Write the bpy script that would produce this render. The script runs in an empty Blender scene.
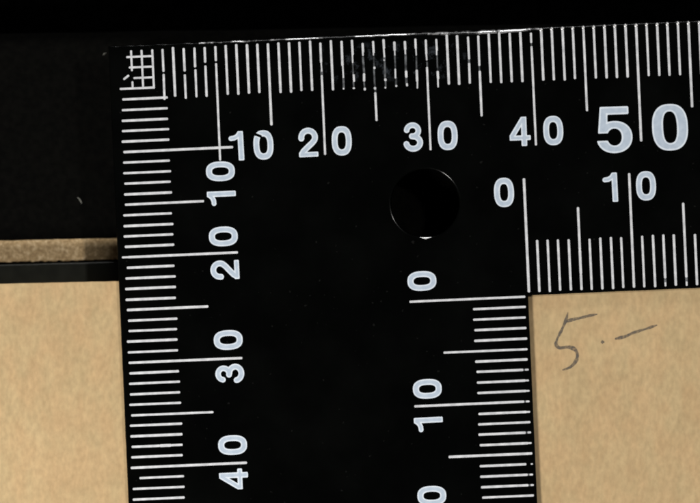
import bpy, bmesh, math, random
import numpy as np
from mathutils import Vector, noise
random.seed(7)
MM = 0.001
S = 10.53                      # photograph pixels per millimetre on the ruler's face
H = 0.50                       # camera height above the ruler's face
T = 0.5                        # ruler thickness (mm); card top is z = 0

sc = bpy.context.scene
# ------------------------------------------------------------------ camera
cam = bpy.data.cameras.new('camera'); camo = bpy.data.objects.new('camera', cam)
sc.collection.objects.link(camo); sc.camera = camo
cam.sensor_width = 36; cam.lens = 36 * H / (700 / S * MM)
cam.clip_start = 0.01; cam.clip_end = 10
camo.location = (0, 0, H + T * MM)
cam.dof.use_dof = True; cam.dof.focus_distance = H; cam.dof.aperture_fstop = 16
# ------------------------------------------------------------------ world, lamps, exposure
w = bpy.data.worlds.new('World'); sc.world = w; w.use_nodes = True
w.node_tree.nodes['Background'].inputs[0].default_value = (0.9, 0.95, 1, 1)
w.node_tree.nodes['Background'].inputs[1].default_value = 0.02
def area(name, loc, sx, sy, power, col, aim=(0, 0, 0)):
    l = bpy.data.lights.new(name, 'AREA'); l.shape = 'RECTANGLE'; l.size = sx; l.size_y = sy
    l.energy = power; l.color = col
    o = bpy.data.objects.new(name, l); sc.collection.objects.link(o); o.location = loc
    o.rotation_euler = (Vector(aim) - Vector(loc)).to_track_quat('-Z', 'Y').to_euler()
    return o
area('copy_lamp_near', (-0.127, -0.165, 0.160), 0.050, 0.050, 0.86, (1, 0.97, 0.93))
area('copy_lamp_far', (0.42, 0.20, 0.62), 0.045, 0.045, 2.2, (1, 0.97, 0.94))
area('strip_lamp', (0.004, 0.42, 0.15), 0.062, 0.03, 0.48, (1, 1, 1), (0, 0.02, 0))
sc.view_settings.view_transform = 'Standard'; sc.view_settings.look = 'None'
sc.view_settings.exposure = 0; sc.view_settings.gamma = 1; sc.view_settings.use_curve_mapping = False
sc.render.engine = 'CYCLES'; sc.cycles.filter_width = 2.0

# ------------------------------------------------------------------ helpers
def wpt(px, py, z=T):          # photo pixel -> point (mm) on the level z (mm)
    k = (H * 1000 + T - z) / (H * 1000)
    return ((px - 350) / S * k, -(py - 251.5) / S * k, z)

def new_obj(name, me, parent=None):
    o = bpy.data.objects.new(name, me); sc.collection.objects.link(o); o.parent = parent
    return o
def tag(o, label, cat, group=None):
    o['label'] = label; o['category'] = cat
    if group: o['group'] = group
    return o
def empty(name, loc, rz=0):
    o = new_obj(name, None); o.location = [c * MM for c in loc]; o.rotation_euler.z = rz
    o.empty_display_size = 0.01
    return o
def mesh_from(name, verts, faces, mats, smooth=False, fm=None):
    me = bpy.data.meshes.new(name)
    me.from_pydata([(x * MM, y * MM, z * MM) for x, y, z in verts], [], faces)
    for m in mats: me.materials.append(m)
    if smooth: me.polygons.foreach_set('use_smooth', [True] * len(me.polygons))
    if fm: me.polygons.foreach_set('material_index', fm)
    me.update(); return me

class NT:
    def __init__(s, name):
        s.m = bpy.data.materials.new(name); s.m.use_nodes = True
        s.t = s.m.node_tree; s.b = s.t.nodes['Principled BSDF']
        s.co = s.t.nodes.new('ShaderNodeTexCoord')
    def n(s, typ, **kw):
        n = s.t.nodes.new('ShaderNode' + typ)
        for k, v in kw.items(): setattr(n, k, v)
        return n
    def l(s, a, b): s.t.links.new(a, b)
    def noise(s, scale, detail=3, stretch=(1, 1, 1), rough=0.5, dist=0):
        mp = s.n('Mapping'); mp.inputs['Scale'].default_value = stretch
        s.l(s.co.outputs['Object'], mp.inputs['Vector'])
        n = s.n('TexNoise'); n.inputs['Scale'].default_value = scale
        n.inputs['Detail'].default_value = detail; n.inputs['Roughness'].default_value = rough
        n.inputs['Distortion'].default_value = dist
        s.l(mp.outputs[0], n.inputs['Vector']); return n.outputs['Fac']
    def ramp(s, fac, stops):
        r = s.n('ValToRGB'); e = r.color_ramp.elements
        while len(e) < len(stops): e.new(0.5)
        for el, (p, c) in zip(e, stops):
            el.position = p; el.color = (*c, 1) if len(c) == 3 else c
        s.l(fac, r.inputs[0]); return r.outputs[0]
    def mix(s, a, b, fac, mode='MIX'):
        m = s.n('Mix', data_type='RGBA', blend_type=mode)
        for v, i in ((fac, 0), (a, 6), (b, 7)):
            if hasattr(v, 'links'): s.l(v, m.inputs[i])
            else: m.inputs[i].default_value = v if i == 0 else (*v, 1)
        return m.outputs[2]
    def math(s, op, a, b):
        m = s.n('Math', operation=op)
        for i, v in enumerate((a, b)):
            if hasattr(v, 'links'): s.l(v, m.inputs[i])
            else: m.inputs[i].default_value = v
        return m.outputs[0]
    def bump(s, h, strength, dist):
        b = s.n('Bump'); b.inputs['Strength'].default_value = strength; b.inputs['Distance'].default_value = dist
        s.l(h, b.inputs['Height']); s.l(b.outputs[0], s.b.inputs['Normal'])
    def base(s, c):
        i = s.b.inputs['Base Color']
        if hasattr(c, 'links'): s.l(c, i)
        else: i.default_value = (*c, 1)
    def set(s, **kw):
        for k, v in kw.items(): s.b.inputs[k.replace('_', ' ')].default_value = v

# ------------------------------------------------------------------ materials
def kraft_mat():
    a = NT('kraft_paper')
    big = a.noise(130, 3, (1, 0.5, 1))
    fib = a.noise(1150, 5, (1, 0.4, 1), 0.68)
    fine = a.noise(2600, 2, (1, 0.6, 1))
    hue = a.noise(560, 3, (1, 0.5, 1))
    c = a.ramp(big, [(0.3, (0.445, 0.318, 0.170)), (0.7, (0.50, 0.363, 0.198))])
    c = a.mix(c, a.ramp(fib, [(0.32, (0.84, 0.82, 0.79)), (0.68, (1.10, 1.10, 1.10))]), 0.52, 'MULTIPLY')
    c = a.mix(c, a.ramp(hue, [(0.36, (1.03, 0.98, 0.95)), (0.64, (0.97, 1.01, 1.0))]), 0.7, 'MULTIPLY')
    c = a.mix(c, a.ramp(fine, [(0.3, (0.86, 0.86, 0.86)), (0.7, (1.08, 1.08, 1.08))]), 0.8, 'MULTIPLY')
    a.base(c); a.set(Roughness=0.85); a.b.inputs['Specular IOR Level'].default_value = 0.2
    a.bump(fib, 0.35, 0.00006); return a.m
def black_mat(name, lo, hi, rough, spec, scale, bstr=0.0, bd=0.00003):
    a = NT(name); n = a.noise(scale, 4)
    a.base(a.ramp(n, [(0.35, lo), (0.7, hi)])); a.set(Roughness=rough)
    a.b.inputs['Specular IOR Level'].default_value = spec
    if bstr: a.bump(a.noise(scale * 4, 2), bstr, bd)
    return a.m
def ruler_mat():
    a = NT('black_anodised')
    sm = a.noise(170, 3)
    c = a.ramp(sm, [(0.40, (0.0005, 0.0006, 0.0005)), (0.75, (0.0014, 0.0016, 0.0014))])
    # pale rubbed film where the marks have been worn off
    sx = a.n('SeparateXYZ'); a.l(a.co.outputs['Object'], sx.inputs[0])
    def band(o, c0, half):
        d = a.math('ABSOLUTE', a.math('SUBTRACT', o, c0 * MM), 0.0)
        m = a.n('MapRange'); a.l(d, m.inputs[0])
        m.inputs[1].default_value = half * MM * 0.55; m.inputs[2].default_value = half * MM
        m.inputs[3].default_value = 1; m.inputs[4].default_value = 0
        return m.outputs[0]
    msk = a.math('MULTIPLY', band(sx.outputs[0], 27.0, 8.5), band(sx.outputs[1], -2.5, 2.0))
    blot = a.ramp(a.noise(750, 5, (1, 0.8, 1), 0.72), [(0.55, (0, 0, 0)), (0.74, (1, 1, 1))])
    c = a.mix(c, (0.05, 0.058, 0.068), a.math('MULTIPLY', msk, blot))
    # fine dust and hairline scratches
    dust = a.ramp(a.noise(2200, 1), [(0.74, (0, 0, 0)), (0.80, (1, 1, 1))])
    c = a.mix(c, (0.03, 0.03, 0.028), a.math('MULTIPLY', dust, 0.2))
    a.base(c); a.b.inputs['Specular IOR Level'].default_value = 0.2
    r = a.ramp(a.noise(600, 3), [(0.3, (0.17,) * 3), (0.7, (0.20,) * 3)])
    a.l(r, a.b.inputs['Roughness']); return a.m
def edge_mat():  # top-edge glint put into the material as patches of bright metal
    a = NT('rubbed_glint_edge')
    n = a.noise(480, 4, (1, 1, 1), 0.65)
    m = a.ramp(n, [(0.45, (0, 0, 0)), (0.56, (1, 1, 1))])
    a.base(a.mix((0.002, 0.002, 0.002), (0.75, 0.75, 0.75), m)); a.l(m, a.b.inputs['Metallic'])
    a.set(Roughness=0.32); a.bump(a.noise(1500, 2), 0.3, 0.00003)
    return a.m
def paint_mat(name, lo, hi):
    a = NT(name); n = a.noise(1500, 3)
    a.base(a.ramp(n, [(0.3, lo), (0.7, hi)])); a.set(Roughness=0.4)
    a.b.inputs['Specular IOR Level'].default_value = 0.4
    return a.m
def tape_mat():
    a = NT('tan_tape')
    sp = a.noise(2600, 3, (1, 1, 1), 0.65); big = a.noise(300, 2)
    c = a.ramp(sp, [(0.36, (0.42, 0.28, 0.135)), (0.53, (0.62, 0.435, 0.225)), (0.70, (0.88, 0.68, 0.41))])
    c = a.mix(c, a.ramp(big, [(0.3, (0.85, 0.85, 0.85)), (0.7, (1.1, 1.1, 1.1))]), 0.7, 'MULTIPLY')
    a.base(c); a.set(Roughness=0.9); a.bump(sp, 0.6, 0.00008); return a.m
def pencil_mat():
    a = NT('graphite'); n = a.noise(3800, 3, (1, 1, 1), 0.7)
    f = a.ramp(n, [(0.32, (0.28,) * 3), (0.64, (0.80,) * 3)])
    a.base((0.095, 0.085, 0.075)); a.set(Roughness=0.5)
    a.l(f, a.b.inputs['Alpha']); return a.m
M_EDGE = edge_mat(); M_KRAFT = kraft_mat(); M_RULER = ruler_mat(); M_TAPE = tape_mat(); M_PENCIL = pencil_mat()
M_CLOTH = black_mat('black_cloth', (0.0002,) * 3, (0.0006,) * 3, 1.0, 0.0, 900, 0.4)
M_BOARD = black_mat('black_board', (0.0008, 0.0008, 0.0006), (0.0020, 0.0019, 0.0015), 0.95, 0.05, 1600, 0.5)
M_CARD = black_mat('black_card_stock', (0.014, 0.015, 0.011), (0.022, 0.023, 0.017), 0.33, 0.5, 700, 0.2)
M_TICK = paint_mat('white_line_paint', (0.46, 0.47, 0.49), (0.70, 0.71, 0.73))
M_DIM = paint_mat('rubbed_line_paint', (0.004, 0.005, 0.006), (0.16, 0.17, 0.18))
M_BEAD = paint_mat('line_end_glint', (0.7, 0.7, 0.7), (0.8, 0.8, 0.8)); M_BEAD.node_tree.nodes['Principled BSDF'].inputs['Roughness'].default_value = 0.48; M_BEAD.node_tree.nodes['Principled BSDF'].inputs['Metallic'].default_value = 0.85  # line-end glints drawn with bright, mostly metallic beads
M_RIM_GLINT = paint_mat('rim_glint_metal', (0.75, 0.75, 0.74), (0.9, 0.9, 0.88)); M_RIM_GLINT.node_tree.nodes['Principled BSDF'].inputs['Metallic'].default_value = 1.0  # bright metal for the glint drawn on the hole's lower rim
M_RIM = paint_mat('white_numeral_paint', (0.58, 0.65, 0.73), (0.72, 0.78, 0.84))
M_FILL = paint_mat('pale_blue_numeral_paint', (0.38, 0.455, 0.545), (0.48, 0.555, 0.645))
M_PAGES = black_mat('page_edges', (0.35, 0.26, 0.15), (0.45, 0.34, 0.21), 0.9, 0.1, 1500)
M_LINT = paint_mat('grey_lint', (0.10, 0.10, 0.085), (0.22, 0.22, 0.19))

# ------------------------------------------------------------------ setting: black cloth
ZB = -4.55                      # face of the black backing board
ZT = -8.0
g = 40; vs = []; fs = []
for j in range(g + 1):
    for i in range(g + 1):
        x = (i / g - 0.5) * 900; y = (j / g - 0.5) * 900
        vs.append((x, y, ZT - 0.15 + 0.15 * noise.noise(Vector((x / 40, y / 40, 0)))))
for j in range(g):
    for i in range(g):
        k = j * (g + 1) + i; fs.append((k, k + 1, k + g + 2, k + g + 1))
o = new_obj('table_cloth', mesh_from('table_cloth', vs, fs, [M_CLOTH], True)); o['kind'] = 'structure'

# ------------------------------------------------------------------ slabs with softened edges
def slab(name, loop, z0, z1, r, mats, seg=3, parent=None):
    """solid plate from a CCW outline (mm), its upper edge rounded by r"""
    n = len(loop); P = [Vector((x, y)) for x, y in loop]; inn = []
    for i in range(n):
        a = (P[i] - P[i - 1]).normalized(); b = (P[(i + 1) % n] - P[i]).normalized()
        na = Vector((-a.y, a.x)); nb = Vector((-b.y, b.x)); m = (na + nb)
        m = m / max(m.length_squared / 2, 0.3); inn.append(m)
    rings = [(0, z0)] + [(r * (1 - math.cos(t)), z1 - r + r * math.sin(t)) for t in [k / seg * math.pi / 2 for k in range(seg + 1)]]
    vs = []; fs = []
    for d, z in rings:
        for p, m in zip(P, inn): q = p + m * d; vs.append((q.x, q.y, z))
    for k in range(len(rings) - 1):
        for i in range(n):
            j = (i + 1) % n; fs.append((k * n + i, k * n + j, (k + 1) * n + j, (k + 1) * n + i))
    ns = len(fs)
    fs.append(tuple(range((len(rings) - 1) * n, len(rings) * n))); fs.append(tuple(reversed(range(n))))
    me = mesh_from(name, vs, fs, mats)
    for p in me.polygons: p.use_smooth = p.index < ns
    return new_obj(name, me, parent)

def side(pa, pb, n, jit, freq=1.0, seed=0):
    out = []
    for k in range(n):
        t = k / n; x = pa[0] + (pb[0] - pa[0]) * t; y = pa[1] + (pb[1] - pa[1]) * t
        d = Vector((pb[0] - pa[0], pb[1] - pa[1])).normalized()
        e = noise.noise(Vector((x * freq, y * freq, seed))) * jit + noise.noise(Vector((x * freq * 3.1, y * freq * 3.1, seed + 5))) * jit * 0.6
        out.append((x - d.y * e, y + d.x * e))
    return out
def line_at(pa, pb, x):
    return (x, pa[1] + (pb[1] - pa[1]) * (x - pa[0]) / (pb[0] - pa[0]))

# black backing board under everything
a = wpt(0, 33, ZB); b = wpt(118, 31, ZB)
A = line_at(a, b, -75); B = line_at(a, b, 80)
loop = [(-75, -70), (80, -70)] + side(B, A, 60, 0.06, 0.6, 3)
tag(slab('backing_board', loop, ZT + 0.02, ZB, 1.6, [M_BOARD], 8), 'matte black backing board on the black cloth, under the tan tape', 'board')

# tan tape, its lower edge rough
zt = ZB + 0.22
u0 = wpt(0, 240.5, zt); u1 = wpt(118, 238, zt); l0 = wpt(0, 262.5, zt); l1 = wpt(118, 259.5, zt)
loop = side(line_at(l0, l1, -60), line_at(l0, l1, -4), 420, 0.10, 2.6, 9) + side(line_at(u0, u1, -4), line_at(u0, u1, -60), 200, 0.04, 1.2, 12)
tag(slab('fabric_tape', loop, ZB + 0.005, zt, 0.08, [M_TAPE]), 'narrow tan rough woven tape strip beside the black card edge', 'tape')

# black card strip whose top edge catches light
zc = ZB + 0.40
c0 = wpt(0, 264.6, zc); c1 = wpt(118, 261.3, zc)
A = line_at(c0, c1, -70); B = line_at(c0, c1, 75)
loop = [(-70, -66), (75, -66)] + side(B, A, 160, 0.03, 0.8, 21)
tag(slab('black_card', loop, ZB + 0.005, zc, 0.17, [M_CARD]), 'black card showing as a thin band above the kraft booklet', 'card')

# kraft booklet
bk0 = wpt(0, 283.6, 0); bk1 = wpt(118, 280.9, 0)
ang = math.atan2(bk1[1] - bk0[1], bk1[0] - bk0[0])
A = line_at(bk0, bk1, -66); B = line_at(bk0, bk1, 72)
bk = empty('kraft_booklet', (A[0], A[1], zc + 0.01), 0)
tag(bk, 'plain brown kraft booklet with a pencilled price, lying under the black ruler', 'booklet')
def rel(loop, o=A): return [(x - o[0], y - o[1]) for x, y in loop]
nx, ny = math.sin(ang), -math.cos(ang)
def down(p, d): return (p[0] + nx * d, p[1] + ny * d)
def quad(i0, d1, jit, seed):
    a_, b_ = down(A, i0), down(B, i0)
    a_ = (a_[0] + i0, a_[1]); b_ = (b_[0] - i0, b_[1])
    return [down(a_, d1), down(b_, d1)] + side(b_, a_, 220, jit, 0.9, seed)
dz = zc + 0.01
slab('back_cover', rel(quad(0.05, 62, 0.02, 31)), 0, 0.55, 0.08, [M_KRAFT], parent=bk)
slab('page_block', rel(quad(0.6, 61, 0.02, 33)), 0.555, -dz - 0.605, 0.05, [M_PAGES], parent=bk)
slab('front_cover', rel(quad(0.0, 62, 0.025, 35)), -dz - 0.60, -dz, 0.07, [M_KRAFT], parent=bk)

# pencilled price
def stroke(name, pts, wid, parent, org):
    q = []
    for i in range(len(pts) - 1):          # Catmull-Rom through the points
        p0 = Vector(pts[max(i - 1, 0)]); p1 = Vector(pts[i]); p2 = Vector(pts[i + 1]); p3 = Vector(pts[min(i + 2, len(pts) - 1)])
        for k in range(6):
            t = k / 6
            q.append(0.5 * (2 * p1 + (p2 - p0) * t + (2 * p0 - 5 * p1 + 4 * p2 - p3) * t * t + (3 * p1 - p0 - 3 * p2 + p3) * t ** 3))
    q.append(Vector(pts[-1])); vs = []; fs = []
    for i, p in enumerate(q):
        d = (q[min(i + 1, len(q) - 1)] - q[max(i - 1, 0)]).normalized(); n = Vector((-d.y, d.x))
        t = i / (len(q) - 1)
        h = 0.5 * wid * (0.8 + 0.5 * noise.noise(Vector((p.x * 1.3, p.y * 1.3, 4)))) * min(1, 0.5 + 4 * t, 0.35 + 5 * (1 - t))
        for s in (-1, 1):
            e = p + n * h * s + n * 0.02 * noise.noise(Vector((p.x * 6, p.y * 6, s)))
            vs.append((e.x - org[0], e.y - org[1], -dz + stroke.z))
    stroke.z += 0.004
    for i in range(len(q) - 1): fs.append((2 * i + 1, 2 * i, 2 * i + 2, 2 * i + 3))
    return new_obj(name, mesh_from(name, vs, fs, [M_PENCIL]), parent)
stroke.z = 0.012
def pp(u, v): return wpt(510 + u / 3.684, 270 + v / 3.684, 0)[:2]
stroke('pencil_numeral', [pp(*c) for c in ((213, 156), (206, 185), (190, 222), (173, 256), (170, 276), (184, 287), (212, 284), (236, 291), (248, 310), (243, 335), (222, 358), (193, 369))], 0.37, bk, A)
stroke('pencil_numeral_bar', [pp(*c) for c in ((207, 190), (230, 183), (262, 176), (295, 168), (322, 163))], 0.30, bk, A)
stroke('pencil_dot', [pp(*c) for c in ((336, 262), (341, 266), (344, 270))], 0.37, bk, A)
stroke('pencil_dash', [pp(*c) for c in ((386, 254), (425, 245), (450, 233), (485, 222), (542, 203))], 0.34, bk, A)

# ------------------------------------------------------------------ ruler
OX, OY = wpt(109.9, 47.4)[:2]
TH = math.radians(2.52)
rl = empty('l_square_ruler', (OX, OY, 0.0), TH)
tag(rl, 'black metal L-square ruler with white millimetre marks and a round hanging hole', 'ruler')
XI, YI = 38.65, 25.28           # inner corner
XE, YE = 112.0, 96.0            # arm ends, outside the frame

def ruler_body():
    # outline, clockwise as seen with Y down -> CCW in the scene
    pts = []
    def seg(p, q, step, jit, seed):
        n = max(1, int(math.dist(p, q) / step)); s = side(p, q, n, jit, 0.8, seed); s[0] = p
        pts.extend(s)
    seg((-0.15, 0.12), (-0.15, -YE), 0.5, 0.02, 1)
    seg((-0.15, -YE), (XI, -YE), 4, 0, 2)
    seg((XI, -YE), (XI, -YI), 0.8, 0.012, 3)
    seg((XI, -YI), (XE, -YI), 0.8, 0.012, 4)
    seg((XE, -YI), (XE, 0.08), 4, 0, 5)
    seg((XE, 0.08), (-0.15, 0.12), 0.22, 0.035, 6)
    P = [Vector(p) for p in pts]; n = len(P)
    def rad(p):
        if p.y > -0.3:              # rubbed top edge, rounded wider where its glint is drawn thick
            x = p.x
            k = 0.16 + 0.05 * noise.noise(Vector((x * 0.9, 0, 2)))
            if 21 < x < 41: k += 0.23 * math.exp(-((x - 35.5) / 5.0) ** 2) + 0.10 * max(0, noise.noise(Vector((x * 1.3, 7, 2))))
            return max(0.07, k)
        if p.x < 0: return 0.2
        return 0.07
    inn = []
    for i in range(n):
        a = (P[i] - P[i - 1]).normalized(); b = (P[(i + 1) % n] - P[i]).normalized()
        m = Vector((-a.y, a.x)) + Vector((-b.y, b.x)); inn.append(m / max(m.length_squared / 2, 0.4))
    bm = bmesh.new(); S3 = 5
    def rings(P, inn, rad, edge=None, slot=1):
        R = []; n = len(P)
        prof = [None] + [k / S3 * math.pi / 2 for k in range(S3 + 1)]
        for t in prof:
            row = []
            for p, m in zip(P, inn):
                r = rad(p)
                if t is None: q = p; z = 0.01
                else: q = p + m * (r * (1 - math.cos(t))); z = T - r + r * math.sin(t)
                row.append(bm.verts.new((q.x * MM, q.y * MM, z * MM)))
            R.append(row)
        for ri, (a_, b_) in enumerate(zip(R, R[1:])):
            for i in range(n):
                j = (i + 1) % n
                f = bm.faces.new((a_[i], a_[j], b_[j], b_[i])); f.smooth = True
                if edge and edge(P[i], ri): f.material_index = slot
        return R
    Ro = rings(P, inn, rad, lambda p, ri: p.y > -0.3 and 8.6 + .4 * noise.noise(p.to_3d() * 3) < p.x < 41)  # glint metal kept to the stretch of top edge that shines
    # hanging hole: centre and radius measured on the photograph
    hx, hy = (425.3 - 109.9) / S, (203.0 - 47.4) / S
    c, s = math.cos(TH), math.sin(TH)
    cx = hx * c - hy * s; cy = -(hx * s + hy * c)
    def rim_glint(p, ri):      # spot on the lower rim given bright metal to draw its glint
        a = math.degrees(math.atan2(p.y - cy, p.x - cx)) % 360
        return abs(a - 269) < (0, 3, 6, 9, 5, 2)[ri]
    HR = 3.22; hp = []; hi = []
    for k in range(192):
        a = -k / 192 * 2 * math.pi
        d = Vector((math.cos(a), math.sin(a))); hp.append(Vector((cx, cy)) + d * HR); hi.append(d)
    Rh = rings(hp, hi, lambda p: 0.22 + 0.03 * noise.noise(Vector((p.x, p.y, 3))), rim_glint, 2)
    def cap(lo, lh, flip):
        ed = []
        for L in (lo, lh):
            for i in range(len(L)):
                e = bm.edges.get((L[i], L[(i + 1) % len(L)])) or bm.edges.new((L[i], L[(i + 1) % len(L)]))
                ed.append(e)
        r = bmesh.ops.triangle_fill(bm, use_beauty=True, use_dissolve=False, edges=ed)
        fs = [f for f in r['geom'] if isinstance(f, bmesh.types.BMFace)]
        for f in fs:
            f.smooth = False; f.normal_update()
            if (f.normal.z < 0) != flip: f.normal_flip()
    cap(Ro[-1], Rh[-1], False); cap(Ro[0], Rh[0], True)
    me = bpy.data.meshes.new('ruler_body'); bm.to_mesh(me); bm.free()
    me.materials.append(M_RULER); me.materials.append(M_EDGE); me.materials.append(M_RIM_GLINT)
    return new_obj('ruler_body', me, rl)
ruler_body()

# ------------------------------------------------------------------ tick marks: thin filled lines, each one an object
TW = 0.225
TZ = 0.014
def capsule(x0, y0, x1, y1, wd, vs, fs, z=TZ):
    d = Vector((x1 - x0, y1 - y0)); L = d.length; d.normalize(); n = Vector((-d.y, d.x)); r = wd / 2
    prof = []
    for cx, cy, s in ((x1, y1, 1), (x0, y0, -1)):
        for k in range(5):
            t = -math.pi / 2 + k / 4 * math.pi
            v = (d * math.cos(t) * 0.75 + n * math.sin(t)) * s * r
            prof.append((cx + v.x - d.x * s * r * 0.75, cy + v.y - d.y * s * r * 0.75))
    b = len(vs); m = len(prof)
    vs += [(x, y, z) for x, y in prof] + [(x, y, 0.0) for x, y in prof]
    fs.append(tuple(range(b, b + m)))
    for i in range(m):
        j = (i + 1) % m; fs.append((b + m + i, b + m + j, b + j, b + i))
def bead(cx, cy, rx, ry, h, vs, fs):  # small dome added at a line end to carry its glint
    b = len(vs); N = 10
    for k, (f, z) in enumerate(((1.0, -0.10), (0.95, 0.25 * h), (0.72, 0.7 * h), (0.38, 0.94 * h))):
        for i in range(N):
            a = 2 * math.pi * i / N; vs.append((cx + rx * f * math.cos(a), cy + ry * f * math.sin(a), z))
    vs.append((cx, cy, h))
    for k in range(3):
        for i in range(N):
            j = (i + 1) % N; fs.append((b + k * N + i, b + k * N + j, b + (k + 1) * N + j, b + (k + 1) * N + i))
    for i in range(N): fs.append((b + 3 * N + i, b + 3 * N + (i + 1) % N, b + 4 * N))
unit = {}
def tick(x0, y0, x1, y1, wd=None):
    """one line from (x0,y0) to (x1,y1) in ruler millimetres, Y downwards"""
    L = round(math.dist((x0, y0), (x1, y1)) * 4) / 4
    if L not in unit:
        vs, fs = [], []; capsule(0, 0, L, 0, TW, vs, fs)
        unit[L] = mesh_from('tick_mark', vs, fs, [M_TICK])
    o = new_obj('tick_mark', unit[L], rl)
    o.location = (x0 * MM, -y0 * MM, (T + tick.lift) * MM)
    o.rotation_euler.z = math.atan2(-(y1 - y0), x1 - x0) + random.gauss(0, 0.0012)
    o.scale = (math.dist((x0, y0), (x1, y1)) / L, (wd or 1) * random.uniform(0.9, 1.08), random.uniform(0.9, 1.1))
    return o
tick.lift = 0.0
def broken(segs, beads=(), dim=()):
    vs, fs = [], []
    for i, (x0, y0, x1, y1, wd) in enumerate(segs): capsule(x0, -y0, x1, -y1, TW * wd, vs, fs, TZ + .0015 * i)
    n1 = len(fs)
    for (x0, y0, x1, y1, wd) in dim: capsule(x0, -y0, x1, -y1, TW * wd, vs, fs, TZ * .6)
    n2 = len(fs)
    for (x, y, rx, ry, h) in beads: bead(x, -y, rx, ry, h, vs, fs)
    fm = [0] * n1 + [1] * (n2 - n1) + [2] * (len(fs) - n2)
    o = new_obj('tick_mark', mesh_from('tick_mark', vs, fs, [M_TICK, M_DIM, M_BEAD], fm=fm), rl); o.location = (0, 0, (T + tick.lift) * MM)
    for p in o.data.polygons: p.use_smooth = p.material_index == 2
    return o
J = lambda a: random.uniform(-a, a)
def length(k): return 11.12 if k % 10 == 0 else 8.1 if k % 5 == 0 else 5.0
# outer top scale
worn = {   # lengths still painted, millimetres from the top edge
    20: ((.35, 3.0), (3.5, 11.1)), 22: ((.3, 3.75), (4.82, 5.05)), 23: ((.35, 2.55), (3.6, 4.35), (4.85, 5.06)),
    24: ((.55, 2.0), (3.5, 4.35), (4.8, 5.03)), 25: ((.4, 2.0), (2.9, 3.15), (4.8, 5.02), (5.35, 8.1)),
    26: ((.4, 1.9), (2.3, 2.5), (4.05, 4.35), (4.82, 5.04)), 27: ((.55, 1.95), (3.2, 4.1), (4.75, 4.98)), 28: ((.6, 1.9), (3.4, 4.1), (4.6, 4.95)),
    29: ((.5, 1.9), (3.35, 5.0)), 30: ((.55, 2.75), (3.15, 11.1)), 31: ((.5, 2.0), (3.6, 5.0)),
    5: ((.35, 2.55), (2.72, 5.2)), 7: ((.35, 2.6), (2.85, 5.2)), 8: ((.35, 2.25), (2.42, 5.1)), 9: ((.35, 1.85), (2.1, 5.1)), 10: ((.3, 1.75), (1.92, 11.2)),
    34: ((.45, 2.65), (2.95, 4.95)), 35: ((.4, 3.3), (3.75, 8.1)), 40: ((.35, 1.35), (1.62, 11.08))}
for k in range(2, 85):
    x = k + J(0.02)
    if k in (2, 3, 4):
        broken([(x, .35, x, (2.35 if k == 2 else 4.1), .85)] + ([(x, 3.3, x, 4.0, .8)] if k == 2 else []))
    elif k in worn:
        sg = worn[k]; hot = 20 <= k <= 31
        dm = [(x + J(.03), b_ - .1, x + J(.03), c_ + .1, random.uniform(.55, 1.1)) for (a_, b_), (c_, e_) in zip(sg, sg[1:]) if c_ - b_ > .25]
        out = []
        for a_, b_ in sg:
            if hot and b_ - a_ < 1.2:       # crumbs of paint
                q = J(.07); out.append((x + J(.03), a_ + q, x + J(.04), max(a_ + .12, b_ + q + J(.08)), random.uniform(.6, 1.05)))
            elif hot and b_ < 5.2:          # stub, frayed towards the patch
                m_ = a_ + (b_ - a_) * random.uniform(.55, .8)
                out += [(x, a_ + J(.08), x + J(.02), m_, random.uniform(.85, 1)), (x + J(.02), m_ - .12, x + J(.03), b_ + J(.2), random.uniform(.5, .8))]
            else: out.append((x, a_, x + J(.02), b_, random.uniform(.85, 1.0)))
        broken(out, dim=dm)
    elif k >= 41:
        broken([(x, 0.15, x, length(k) + J(.05), random.uniform(.9, 1.05))], [(x, 0.10 + J(.03), *(random.uniform(.15, .18), random.uniform(.17, .21), .085))])
    else:
        tick(x, .22 + J(.06), x, length(k) + J(.06))
tick.lift = 0.006
# outer left scale, its outer ends rubbed away
for k in range(1, 70):
    y = k + J(0.02); L = {11.12: 11.3, 8.1: 8.27, 5.0: 5.25}[length(k)]
    st = max(.25, .85 - .013 * k) + J(.12)
    if k <= 3: broken([((1.5, 1.7, 2.1)[k - 1], y, 4.05, y, .85)] + ([(1.15, y + .1, 1.7, y - .3, .9)] if k == 3 else []))
    elif k == 4: tick(.75, y, 4.05, y, .9)
    elif k == 5: tick(.95, y, 5.3, y)
    elif k == 20: broken([(.25, y, .9, y, .8), (.8, y, L, y, 1)])
    elif k == 41: tick(1.0, y, L, y)
    elif k == 38: broken([(st, y, 3.1, y, 1), (3.05, y, 4.2, y, 1.2), (4.15, y, L, y, .95)])
    else: tick(st, y, L + J(.05), y)
# inner scale of the horizontal arm
for k in range(0, 62):
    x = 38.72 + k + J(.02); L = length(k); y1 = 25.02 + J(.04); y0 = {11.12: 14.12, 8.1: 17.15, 5.0: 20.1}[L] + J(.06)
    if k in (13, 15): broken([(x, y0, x, 24.25, 1), (x, 24.6, x, y1, .75)], dim=[(x, 24.1, x, 24.8, .9)])
    elif k == 5: broken([(x, y0, x, 21.2, 1), (x, 21.15, x, 23.5, 1.06), (x, 23.45, x, y1, 1)])
    else: tick(x, y0, x, y1)
# inner scale of the vertical arm
for k in range(0, 44):
    y = 25.37 + k * 0.995 + J(.02); L = length(k); x1 = 38.36 + J(.04); x0 = {11.12: 27.35, 8.1: 30.42, 5.0: 33.38}[L] + J(.06)
    if k in (7, 10, 13, 17, 18): broken([(x0, y, x1 - .5, y, 1), (x1 - .36 + J(.03), y, x1, y, .8)], dim=[(x1 - .6, y, x1 - .2, y, .9)])
    elif k == 16: broken([(x0, y, x1 - .62, y, 1), (x1 - .22, y, x1, y, .6)])
    elif k in (8, 9, 11, 14): broken([(x0, y, x1 - .3, y, 1), (x1 - .34, y, x1, y, .75)])
    else: tick(x0, y, x1, y)

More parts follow.
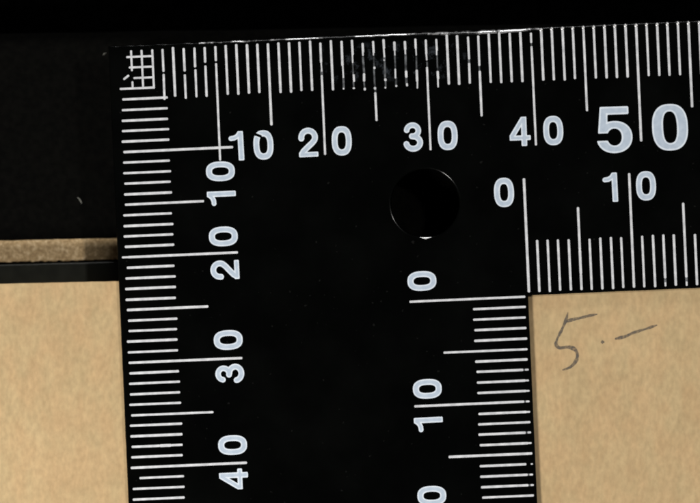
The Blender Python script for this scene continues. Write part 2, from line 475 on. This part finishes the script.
# ------------------------------------------------------------------ numerals: distance-field shapes, cut to outlines
def ell(cx, cy, a, b, t0, t1, n=28, e=2.0):
    out = []
    for k in range(n + 1):
        t = math.radians(t0 + (t1 - t0) * k / n); c, s = math.cos(t), math.sin(t)
        out.append((cx + a * math.copysign(abs(c) ** (2 / e), c), cy + b * math.copysign(abs(s) ** (2 / e), s)))
    return out
def poly_d(X, Y, pts):
    D = np.full(X.shape, 9.0)
    for (ax, ay), (bx, by) in zip(pts, pts[1:]):
        dx, dy = bx - ax, by - ay; q = dx * dx + dy * dy + 1e-12
        t = np.clip(((X - ax) * dx + (Y - ay) * dy) / q, 0, 1)
        D = np.minimum(D, np.hypot(X - ax - t * dx, Y - ay - t * dy))
    return D
def box_d(X, Y, x0, x1, y0, y1, r=0.02):
    qx = np.abs(X - (x0 + x1) / 2) - (x1 - x0) / 2 + r; qy = np.abs(Y - (y0 + y1) / 2) - (y1 - y0) / 2 + r
    return np.hypot(np.maximum(qx, 0), np.maximum(qy, 0)) + np.minimum(np.maximum(qx, qy), 0) - r
def sdp(X, Y, p):
    d = poly_d(X, Y, p + [p[0]]); ins = np.zeros(X.shape, bool)
    for (ax, ay), (bx, by) in zip(p, p[1:] + [p[0]]):
        if ay == by: continue
        ins ^= ((ay > Y) != (by > Y)) & (X < (bx - ax) * (Y - ay) / (by - ay) + ax)
    return np.where(ins, -d, d)
def glyph_sdf(ch, X, Y, big, nick):
    h = 0.118 if big else 0.1
    mn = np.minimum; mx = np.maximum
    if ch == '0':
        a, b = (0.385, 0.5) if big else (0.34, 0.5)
        hv = 0.075 if big else 0.1       # horizontal strokes are thinner on the bold numerals
        o_ = ell(a, .5, a, b, 0, 360, 64, 2.5); i_ = ell(a, .5, a - 2 * h, b - 2 * (hv + .005), 0, 360, 64, 2.6)
        D = mx(sdp(X, Y, o_), -sdp(X, Y, i_))
        if nick: D = mx(D, 0.045 - poly_d(X, Y, [(.02, .88), (.12, .86), (.26, .80)]))
        return D
    if ch == '1':
        st = box_d(X, Y, .29, .48, 0, 1, .03)
        fl = mx(poly_d(X, Y, [(.06, .765), (.17, .775), (.28, .83), (.36, .93), (.37, .97)]) - .082, Y - 1)
        return mn(st, fl)
    if ch == '2':
        p = [(.1, .64)] + ell(.335, .67, .232, .23, 175, -28, 24) + [(.46, .47), (.30, .33), (.16, .2), (.1, .1)]
        return mn(mx(poly_d(X, Y, p) - h, -Y), box_d(X, Y, 0, .66, 0, .17, .03))
    if ch == '3':
        u = ell(.33, .715, .2, .19, 172, -80, 26) + [(.30, .525)]
        lo = [(.30, .525)] + ell(.335, .305, .237, .21, 84, -170, 30)
        return mn(poly_d(X, Y, u) - .095, poly_d(X, Y, lo) - h)
    if ch == '4':
        st = box_d(X, Y, .40, .59, 0, 1, .03); br = box_d(X, Y, 0, .72, .20, .365, .03)
        dg = mx(mx(poly_d(X, Y, [(.04, .27), (.50, .98)]) - .088, Y - 1), mx(-X, .2 - Y))
        return mn(mn(st, br), dg)
    if ch == '5':
        tp = box_d(X, Y, .09, .70, .83, 1, .02)
        t = np.clip((1 - Y) / .57, 0, 1)
        lg = mx(mx((.085 - .05 * t) - X, X - (.25 - .015 * t)), mx(.43 - Y, Y - 1))
        bw = mx(sdp(X, Y, ell(.385, .345, .385, .345, 0, 360, 64, 2.15)), -sdp(X, Y, ell(.385, .345, .155, .182, 0, 360, 64, 2.2)))
        bw = np.where(Y > .42, mx(bw, (.085 - .05 * t) - X), bw)
        cut = mx(mx(.272 - Y, Y - .43), X - .25)         # the open notch on the left
        return mx(mn(mn(tp, lg), bw), -cut)
def march(D, xs, ys, lev, z, vs, fs, cache):
    ny_, nx_ = D.shape
    def vid(key, x, y):
        if key not in cache: cache[key] = len(vs); vs.append((x, y, z))
        return cache[key]
    for j in range(ny_ - 1):
        for i in range(nx_ - 1):
            c = [(i, j), (i + 1, j), (i + 1, j + 1), (i, j + 1)]; d = [D[q, p] - lev for p, q in c]
            if min(d) > 0: continue
            poly = []
            for k in range(4):
                (p, q), (p2, q2) = c[k], c[(k + 1) % 4]; a_, b_ = d[k], d[(k + 1) % 4]
                if a_ <= 0: poly.append(vid((p, q), xs[p], ys[q]))
                if (a_ <= 0) != (b_ <= 0):
                    t = a_ / (a_ - b_); key = tuple(sorted(((p, q), (p2, q2))))
                    poly.append(vid(key, xs[p] + (xs[p2] - xs[p]) * t, ys[q] + (ys[q2] - ys[q]) * t))
            if len(poly) >= 3: fs.append(poly)
glyphs = {}
def glyph(ch, hgt, big=False, nick=False):
    key = (ch, hgt, big, nick)
    if key in glyphs: return glyphs[key]
    st = 0.021
    xs = np.arange(-.05, .86, st); ys = np.arange(-.05, 1.06, st); X, Y = np.meshgrid(xs, ys)
    D = glyph_sdf(ch, X, Y, big, nick)
    bm = bmesh.new()
    ext = None
    for lev, z, mi in ((0.0, 0.012, 0), (-0.045 if not big else -0.036, 0.018, 1)):
        vs, fs = [], []; march(D, xs, ys, lev, z, vs, fs, {})
        if ext is None: ext = (min(v[0] for v in vs), max(v[0] for v in vs), min(v[1] for v in vs), max(v[1] for v in vs))
        cx, cy = (ext[0] + ext[1]) / 2, (ext[2] + ext[3]) / 2; k = hgt / (ext[3] - ext[2])
        b2 = bmesh.new()
        bv = [b2.verts.new(((x - cx) * k * MM, (y - cy) * k * MM, z_ * MM)) for x, y, z_ in vs]
        for f in fs:
            if len(set(f)) >= 3:
                try: b2.faces.new([bv[q] for q in f]).material_index = mi
                except ValueError: pass
        bmesh.ops.dissolve_limit(b2, angle_limit=0.01, verts=b2.verts[:], edges=b2.edges[:])
        bmesh.ops.triangulate(b2, faces=b2.faces[:])
        tmp = bpy.data.meshes.new('t'); b2.to_mesh(tmp); b2.free(); bm.from_mesh(tmp); bpy.data.meshes.remove(tmp)
    # side walls down to the metal
    for e in [e for e in bm.edges if e.is_boundary and e.link_faces[0].material_index == 0]:
        a_, b_ = e.verts; q = [bm.verts.new((v.co.x, v.co.y, 0)) for v in (b_, a_)]
        try: bm.faces.new((a_, b_, q[0], q[1]))
        except ValueError: pass
    me = bpy.data.meshes.new('numeral'); bm.to_mesh(me); bm.free()
    me.materials.append(M_RIM); me.materials.append(M_FILL); glyphs[key] = me
    return me
def numeral(ch, px, py, hgt=2.78, rot=0, big=False, nick=False):
    o = new_obj('numeral', glyph(ch, hgt, big, nick), rl)
    dx, dy = (px - 109.9) / S, (py - 47.4) / S; c, s = math.cos(TH), math.sin(TH)
    o.location = ((dx * c - dy * s) * MM, -(dx * s + dy * c) * MM, (T + random.uniform(0, .002)) * MM)
    o.rotation_euler.z = rot + random.gauss(0, .006)
for ch, x, y in (('1', 236.3, 146), ('2', 308.3, 142.3), ('0', 341.7, 140.8), ('3', 413, 137), ('0', 447.6, 135.4), ('4', 520, 131.5), ('0', 553.2, 130.5),
                 ('0', 504, 192.4), ('1', 610.2, 187.4), ('0', 646, 185.8)):
    numeral(ch, x, y)
numeral('0', 263.4, 144.9, nick=True)
numeral('5', 614.5, 129.8, 4.42, 0, True); numeral('0', 670, 127.2, 4.42, 0, True)
for ch, x, y in (('0', 220.4, 171.3), ('1', 221.5, 198.4), ('0', 223.3, 236.4), ('2', 224.8, 269.9), ('0', 228.2, 340), ('3', 229.8, 373.6), ('0', 232.6, 445.1), ('4', 233.7, 479.2),
                 ('0', 421.9, 281), ('0', 427.3, 388.9), ('1', 428.5, 424.6), ('0', 431.8, 495.8)):
    numeral(ch, x, y, 2.74, math.pi / 2)

# ------------------------------------------------------------------ specks of lint on the black board
def lint(px, py, ln, wd, a, label):
    x, y, z = wpt(px, py, ZB); vs = []; fs = []; n = 7
    for k in range(n):
        t = k / (n - 1) - .5; r = wd * (1 - (2 * t) ** 2 * .8)
        bx = math.cos(a) * t * ln - math.sin(a) * .12 * ln * math.cos(3 * t); by = math.sin(a) * t * ln + math.cos(a) * .12 * ln * math.cos(3 * t)
        for q in range(6):
            th = q / 6 * 2 * math.pi
            vs.append((bx - math.sin(a) * r * math.cos(th), by + math.cos(a) * r * math.cos(th), wd * .9 + r * math.sin(th)))
    for k in range(n - 1):
        for q in range(6):
            p = (q + 1) % 6; fs.append((k * 6 + q, k * 6 + p, k * 6 + 6 + p, k * 6 + 6 + q))
    fs.append(tuple(range(6))); fs.append(tuple(reversed(range(n * 6 - 6, n * 6))))
    o = new_obj('lint_speck', mesh_from('lint_speck', vs, fs, [M_LINT], True)); o.location = (x * MM, y * MM, z * MM)
    tag(o, label, 'lint', 'lint specks on the black board')
lint(79.5, 200.5, .75, .07, -1.0, 'grey lint speck on the black board above the tan tape')
lint(104.5, 54, .35, .05, .6, "tiny grey lint speck on the black board beside the ruler's outer corner")
